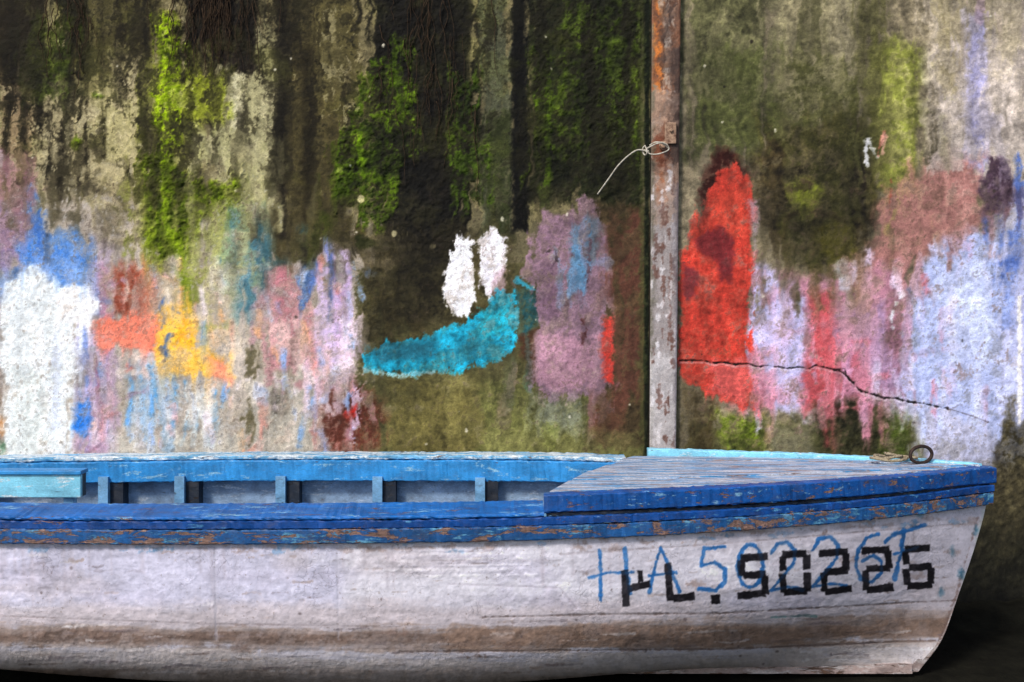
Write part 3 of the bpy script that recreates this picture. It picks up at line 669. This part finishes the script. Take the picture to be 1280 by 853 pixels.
for p in ((1220,664),(1202,716),(1176,740),(1190,690),(1150,640)): E(p[0],p[1],2.5,6,(50,110,140),rough=3,fine=3,a=.8,br=.3)
BL = (34,100,168)
def st(pts, closed=False, w=4.4, br=.2, a=.9): P(pts, BL, line=w, edge=1.1, rough=.9, fine=1.5, br=br, var=.12, closed=closed, a=a)
def blue_text(a=.9, br=.2):
    k = dict(a=a, br=br)
    st([(749,688),(751,712),(751,750)],**k); st([(781,686),(783,712),(788,742)],**k); st([(737,722),(760,716),(792,716)],w=3.6,**k)
    st([(812,740),(818,712),(826,686),(836,708),(850,740)],**k); st([(812,720),(845,716)],w=3.6,**k)
    st([(906,684),(880,686),(877,707),(893,703),(906,712),(906,728),(894,738),(874,736)],**k)
    st([(938+16*math.cos(t), 708+27*math.sin(t)) for t in np.linspace(0,6.28,15)[:-1]], True,**k)
    st([(964,692),(972,680),(984,678),(994,688),(992,704),(978,722),(964,738),(984,734),(1004,738)],**k)
    st([(1016,688),(1024,674),(1038,671),(1048,682),(1046,698),(1030,718),(1016,734),(1036,730),(1058,732)],**k)
    st([(1098,668),(1084,672),(1073,688),(1070,708),(1076,724),(1090,728),(1102,716),(1102,702),(1092,694),(1078,702)],**k)
    st([(1130,664),(1127,690),(1118,724)],w=5,**k); st([(1106,678),(1116,669),(1134,664),(1156,656)],**k); st([(1118,693),(1148,684)],w=4,**k)
blue_text()
BK = (24,21,27)
def bar(x0,y0,x1,y1,w=9):
    dx, dy = x1-x0, y1-y0; l = math.hypot(dx,dy); nx, ny = -dy/l*w/2, dx/l*w/2
    P([(x0+nx,y0+ny),(x1+nx,y1+ny),(x1-nx,y1-ny),(x0-nx,y0-ny)],BK,edge=.9,rough=.6,fine=1.2,br=.12,var=.15)
bar(781,713,783,758,9); bar(800,713,801,728,7); bar(785,736,813,730,9)
bar(834,704,838,752,9); bar(841,749,868,745,9.5)
bar(889,750,900,749,11)
bar(926,698,960,696); bar(926,700,927,720); bar(929,720,957,718); bar(956,720,957,743); bar(922,745,957,742)
bar(978,694,1008,692); bar(978,696,979,714); bar(978,718,980,741); bar(1008,694,1009,712); bar(1009,716,1010,740); bar(980,741,1009,739)
bar(1024,692,1060,690); bar(1057,692,1058,713); bar(1031,716,1060,713); bar(1030,716,1031,740); bar(1031,740,1065,736)
bar(1077,689,1112,687); bar(1110,689,1111,710); bar(1083,712,1112,710); bar(1082,713,1083,738); bar(1083,738,1117,734)
bar(1131,687,1163,685); bar(1131,689,1133,706); bar(1132,711,1134,732); bar(1136,710,1165,708); bar(1163,710,1164,731); bar(1134,733,1166,731)
blue_text(a=.28, br=.5)
Hc = lin(np.clip(H.c*(1+.025*H.S+.035*H.F+.025*H.G)[:,None], 3, 244))
rip = fbm(hx.ravel()*1000, hz.ravel()*1000, 150, 45, 77, 5, .6)
disp = (.0014*rip+.0009*H.F+.0025*np.clip(H.h,-1,.5)+.0018*H.C).reshape(hx.shape)*ss(1.0,.94,S)
mb = MB(); mb.grid(hx, hy-disp, hz, Hc, flip=True)
S2, T2 = np.meshgrid(np.linspace(0,1,160), 1-(1-np.linspace(0,1,30))**1.5, indexing='ij')
x2, b2, z2 = hullpt(S2, T2); mb.grid(x2, Y0+b2, z2, lin((186,182,190)))
kk = np.linspace(0,1,30); xt, bt, zt = hullpt(np.zeros(30), 1-(1-kk)**1.5)
mb.grid(np.stack([xt,xt]), np.stack([Y0-bt,Y0+bt]), np.stack([zt,zt]), lin((180,176,186)))
child(mb.obj("hull", m_hull), boat, "white hull with scuffed paint and blue and black registration letters")
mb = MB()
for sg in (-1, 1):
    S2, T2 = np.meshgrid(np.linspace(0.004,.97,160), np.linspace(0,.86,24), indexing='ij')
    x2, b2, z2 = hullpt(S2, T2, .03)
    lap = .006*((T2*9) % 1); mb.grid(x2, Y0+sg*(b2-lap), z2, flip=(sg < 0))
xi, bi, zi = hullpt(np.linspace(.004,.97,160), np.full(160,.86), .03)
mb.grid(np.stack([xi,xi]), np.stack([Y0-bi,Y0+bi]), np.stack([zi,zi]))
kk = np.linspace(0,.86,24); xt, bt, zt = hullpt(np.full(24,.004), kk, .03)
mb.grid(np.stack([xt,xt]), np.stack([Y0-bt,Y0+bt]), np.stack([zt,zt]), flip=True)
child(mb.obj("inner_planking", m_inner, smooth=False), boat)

def sweep(name, x0, x1, sg, o0, o1, z0, z1, mat, c=.005, zf=None, jit=.0012, n=None, label=None, tilt=0):
    n = n or max(8, int((x1-x0)/.015))
    prof = [(o0,z0+c),(o0+c,z0),(o1-c,z0),(o1,z0+c),(o1,z1-c),(o1-c,z1),(o0+c,z1+tilt),(o0,z1-c+tilt)]
    ph = rng.uniform(0,6); V = []; Fc = []; nz = np.convolve(rng.normal(0,1,n+9), np.ones(5)/5, 'same')
    for i in range(n+1):
        x = x0+(x1-x0)*i/n
        wob = .004*nz[i+2]+.003*math.sin(x*4+ph)
        for j, (o, z) in enumerate(prof):
            jj = rng.normal(0, jit, 2)
            V.append((x, Y0+sg*max(float(bb(x))+o+jj[0]+wob*.6, .003), z+(zf(x) if zf else 0)+jj[1]+wob*.35))
    m = len(prof)
    for i in range(n):
        for j in range(m):
            q = (i*m+j, i*m+(j+1) % m, (i+1)*m+(j+1) % m, (i+1)*m+j); Fc.append(q if sg > 0 else q[::-1])
    Fc.append(tuple(range(m))); Fc.append(tuple(n*m+k for k in range(m))[::-1])
    return child(mesh_obj(name, V, Fc, mat), boat, label)
rise = lambda x: .012*ss(-2,.5,np.array(x))
for sg in (-1, 1):
    sweep("rubbing_strake", XS-.01, XB+.015, sg, .010, .038, .798, .856, m_strake)
    sweep("rubbing_strake", XS-.012, XB+.02, sg, .008, .036, .858, .889, m_blue_dk, c=.003)
sweep("gunwale", XS-.01, .13, -1, -.15, .034, .892, .907, m_blue, tilt=.016)
sweep("gunwale", XS-.01, .60, 1, -.10, .040, .893, .914, m_railtop, zf=rise)
sweep("inner_rail", XS+.05, .62, 1, -.115, -.04, .780, .890, m_rail, zf=rise)
sweep("inner_rail", XS+.05, .10, -1, -.11, -.04, .80, .888, m_inner)
sweep("deck_edge_board", .13, XB+.015, -1, -.035, .030, .905, .978, m_edge, zf=lambda x:.003*math.sin(x*2), label="worn blue board with split wooden end")
sweep("deck_filler", .14, XB+.005, -1, -.03, .018, .889, .904, m_shade_trim, c=.003)
sweep("deck_edge_board", .72, XB-.02, 1, -.03, .022, .891, .972, m_pale, zf=lambda x:.012*ss(.7,2.2,np.array(x)))
npl = 5; V = []; Fc = []
ws = np.linspace(-.95, .95, npl+1)
for p in range(npl):
    w0, w1 = ws[p]+.005, ws[p+1]-.005; hj = rng.uniform(-.003,.003); n = 60; ends = rng.uniform(-.02,.02)
    base = len(V)
    for i in range(n+1):
        f = i/n; e1, e2 = rng.normal(0,.002,2)
        for (w, dz) in ((w0+e1,0),(w0+e1,-.022),(w1+e2,-.022),(w1+e2,0)):
            xa = .16+(w+1)*.5*.50+ends; x = xa+(XB-.035-xa)*f
            z = .976-.022*(w+1)*(1-f)+.012*(1-w*w)*(1-f)+dz+hj+rng.normal(0,.0007)+(.004*f)
            V.append((x, Y0+w*(float(bb(x))-.03), z))
    for i in range(n):
        for j in range(4):
            Fc.append((base+i*4+j, base+(i+1)*4+j, base+(i+1)*4+(j+1) % 4, base+i*4+(j+1) % 4))
    Fc.append((base,base+1,base+2,base+3)); Fc.append(tuple(base+n*4+k for k in (3,2,1,0)))
child(mesh_obj("foredeck", V, Fc, m_deck), boat, "weathered foredeck planks with flaking blue paint")
V = []
for z in (.85,.938):
    for (w, dx) in ((-.92,.0),(-.92,.05),(.93,.05),(.93,.0)):
        x = .19+(w+1)*.5*.50+dx; V.append((x, Y0+w*(float(bb(x))-.04), z-(0.03 if z > .9 and w > 0 else 0)))
child(mesh_obj("deck_beam", V, [(0,3,2,1),(4,5,6,7),(0,1,5,4),(1,2,6,5),(2,3,7,6),(3,0,4,7)], m_inner), boat)
def rib_and_shade(xr_, sg, hw, pr, mat, label=None):
    V = []; ts = np.linspace(0.02,.62,12)
    for t in ts:
        s = (xr_-XS)/(XB-XS)
        x, b, z = hullpt(np.array([s]), np.array([t]), .0); b = float(b[0]); z = float(z[0])-.008
        for dx, o in ((-hw,-.033),(hw,-.033),(hw,-pr),(-hw,-pr)): V.append((xr_+dx, Y0+sg*(b+o), z))
    Fc = []
    for i in range(11):
        for j in range(4):
            q = (i*4+j, i*4+(j+1) % 4, (i+1)*4+(j+1) % 4, (i+1)*4+j); Fc.append(q if sg < 0 else q[::-1])
    Fc.append((0,3,2,1)); Fc.append((44,45,46,47))
    child(mesh_obj("rib_and_shade", V, Fc, mat), boat, label)
for xr_ in (-2.18,-1.78,-1.24,-.72,-.17,.35):
    rib_and_shade(xr_, 1, .026, .145, m_rib); rib_and_shade(xr_+.062, 1, .034, .12, m_shade_trim, "dark strip standing in for shade on the inner planking"); rib_and_shade(xr_, -1, .03, .075, m_rib)  # second, dark strip models the shade to the right of the far ribs
sweep("stringer", XS+.06, .60, 1, -.178, -.153, .56, .665, m_rib); sweep("stringer", XS+.06, .60, -1, -.100, -.078, .56, .66, m_rib)
seat = box("stern_seat", -2.78, -2.058, -.90, -.815, .926, .945, m_rail, .004); child(seat, boat, "pale blue stern seat")
sf = box("seat_front", -2.76, -2.064, -.888, -.865, .815, .925, m_pale, .004); sf.parent = seat
s3 = box("seat_side", -2.089, -2.066, -.864, -.82, .815, .924, m_shade_trim, .003); s3.parent = seat
for xx_ in (-2.72,-2.16):
    l_ = box("seat_leg", xx_, xx_+.05, -.86, -.82, .12, .924, m_rib, .003); l_.parent = seat
V = []; n = 24
for i in range(n+1):
    t = i/n; x = float(stemx(np.array(t))); z = .925+(.0-.925)*t
    wd = .020-.006*t
    for dx, dy in ((-.05,-wd),(.010,-wd*.7),(.010,wd*.7),(-.05,wd)): V.append((x+dx, Y0+dy, z))
Fc = []
for i in range(n):
    for j in range(4): Fc.append((i*4+j, (i+1)*4+j, (i+1)*4+(j+1) % 4, i*4+(j+1) % 4))
Fc.append((0,1,2,3)); Fc.append((n*4+3,n*4+2,n*4+1,n*4))
child(mesh_obj("stem_post", V, Fc, m_keel, bevel=.003), boat)
V = []; n = 40
for i in range(n+1):
    x = XS+.1+(1.89-XS-.1)*i/n; z = .075*max(0,(-x-.3)/1.8)**2+.025
    for dy, dz in ((-.022,-.028),(.022,-.028),(.022,.02),(-.022,.02)): V.append((x, Y0+dy, z+dz))
Fc = []
for i in range(n):
    for j in range(4): Fc.append((i*4+j, i*4+(j+1) % 4, (i+1)*4+(j+1) % 4, (i+1)*4+j))
Fc.append((0,3,2,1)); Fc.append((n*4,n*4+1,n*4+2,n*4+3))
child(mesh_obj("keel", V, Fc, m_keel), boat)
box_ = mesh_obj("bow_cap", [(2.15,Y0-.075,.897),(2.288,Y0-.026,.897),(2.288,Y0+.026,.897),(2.15,Y0+.075,.897),(2.15,Y0-.075,.976),(2.288,Y0-.026,.970),(2.288,Y0+.026,.970),(2.15,Y0+.075,.976)],
    [(0,3,2,1),(4,5,6,7),(0,1,5,4),(1,2,6,5),(2,3,7,6),(3,0,4,7)], m_blue_dk, bevel=.006); child(box_, boat)
rc = np.array((1.965, Y0+.06, 1.018))
ring = tube("mooring_ring", [rc+np.array([.060*math.cos(a), .02*math.cos(a), .040*math.sin(a)]) for a in np.linspace(0,2*math.pi,33)[:-1]], .0085, m_ring, closed=True); child(ring, boat)
rp = []
for i in range(100):
    a = i/100*2*math.pi*2.3; rr = .060+.012*math.sin(a*.37)
    rp.append(np.array([1.82+rr*1.25*math.cos(a), Y0+.08+rr*.7*math.sin(a), .992+.0075*(i/40)+.005*math.sin(a*2.3)]))
rp += smooth_path([rp[-1], np.array([1.885,Y0+.11,1.002]), np.array([1.92,Y0+.12,.998]), np.array([1.97,Y0+.11,.994])], 8)[1:]
rope = tube("rope", rp, .0068, m_rope, ns=9, twist=.2)
rope["label"] = "short coil of frayed beige rope lying on the bow deck"; rope["category"] = "rope"

# ------------------------------------------------------------------ ground
gx = np.concatenate([np.linspace(-60,-5,12), np.linspace(-4.8,4.8,160), np.linspace(5,60,12)]); gy = np.concatenate([np.linspace(-60,-5,12), np.linspace(-4.8,.3,90), np.linspace(.6,60,12)])
GX, GY = np.meshgrid(gx, gy, indexing='ij'); GZ = -.02+.014*fbm(GX, GY, .5, .5, 200, 4)+.12*ss(-.30,-.0,GY)*ss(.5,.1,GY)*(1+.6*fbm(GX, GY, .3, .3, 210, 4))
mb = MB(); mb.grid(GX, GY, GZ); g = mb.obj("ground", m_ground); g["kind"] = "structure"

# ------------------------------------------------------------------ light, world, camera
w = bpy.data.worlds.new("World"); scene.world = w; w.use_nodes = True; nt = w.node_tree; nt.nodes.clear()
sky = nt.nodes.new('ShaderNodeTexSky'); sky.sky_type = 'NISHITA'; sky.sun_disc = False
el, az = math.radians(44), math.radians(216)
sky.sun_elevation = el; sky.sun_rotation = az; sky.dust_density = 2.0
bg = nt.nodes.new('ShaderNodeBackground'); bg.inputs[1].default_value = .15
o = nt.nodes.new('ShaderNodeOutputWorld'); nt.links.new(sky.outputs[0], bg.inputs[0]); nt.links.new(bg.outputs[0], o.inputs[0])
sun = bpy.data.lights.new("sun", 'SUN'); sun.energy = 3.2; sun.angle = math.radians(12); sun.color = (1,.95,.89)
so = bpy.data.objects.new("sun", sun); COL.objects.link(so)
dirv = Vector((math.sin(az)*math.cos(el), math.cos(az)*math.cos(el), math.sin(el)))
so.rotation_euler = dirv.to_track_quat('Z', 'Y').to_euler(); so.location = (-2,-6,6)
cam = bpy.data.cameras.new("camera"); cam.sensor_width = 36; cam.lens = 36*FP/1280; cam.shift_y = -61.5/1280; cam.clip_end = 500
co = bpy.data.objects.new("camera", cam); COL.objects.link(co); co.location = (0, CY, CZ); co.rotation_euler = (math.radians(90), 0, 0)
scene.camera = co
scene.view_settings.view_transform = 'Standard'; scene.view_settings.look = 'None'; scene.view_settings.exposure = 0
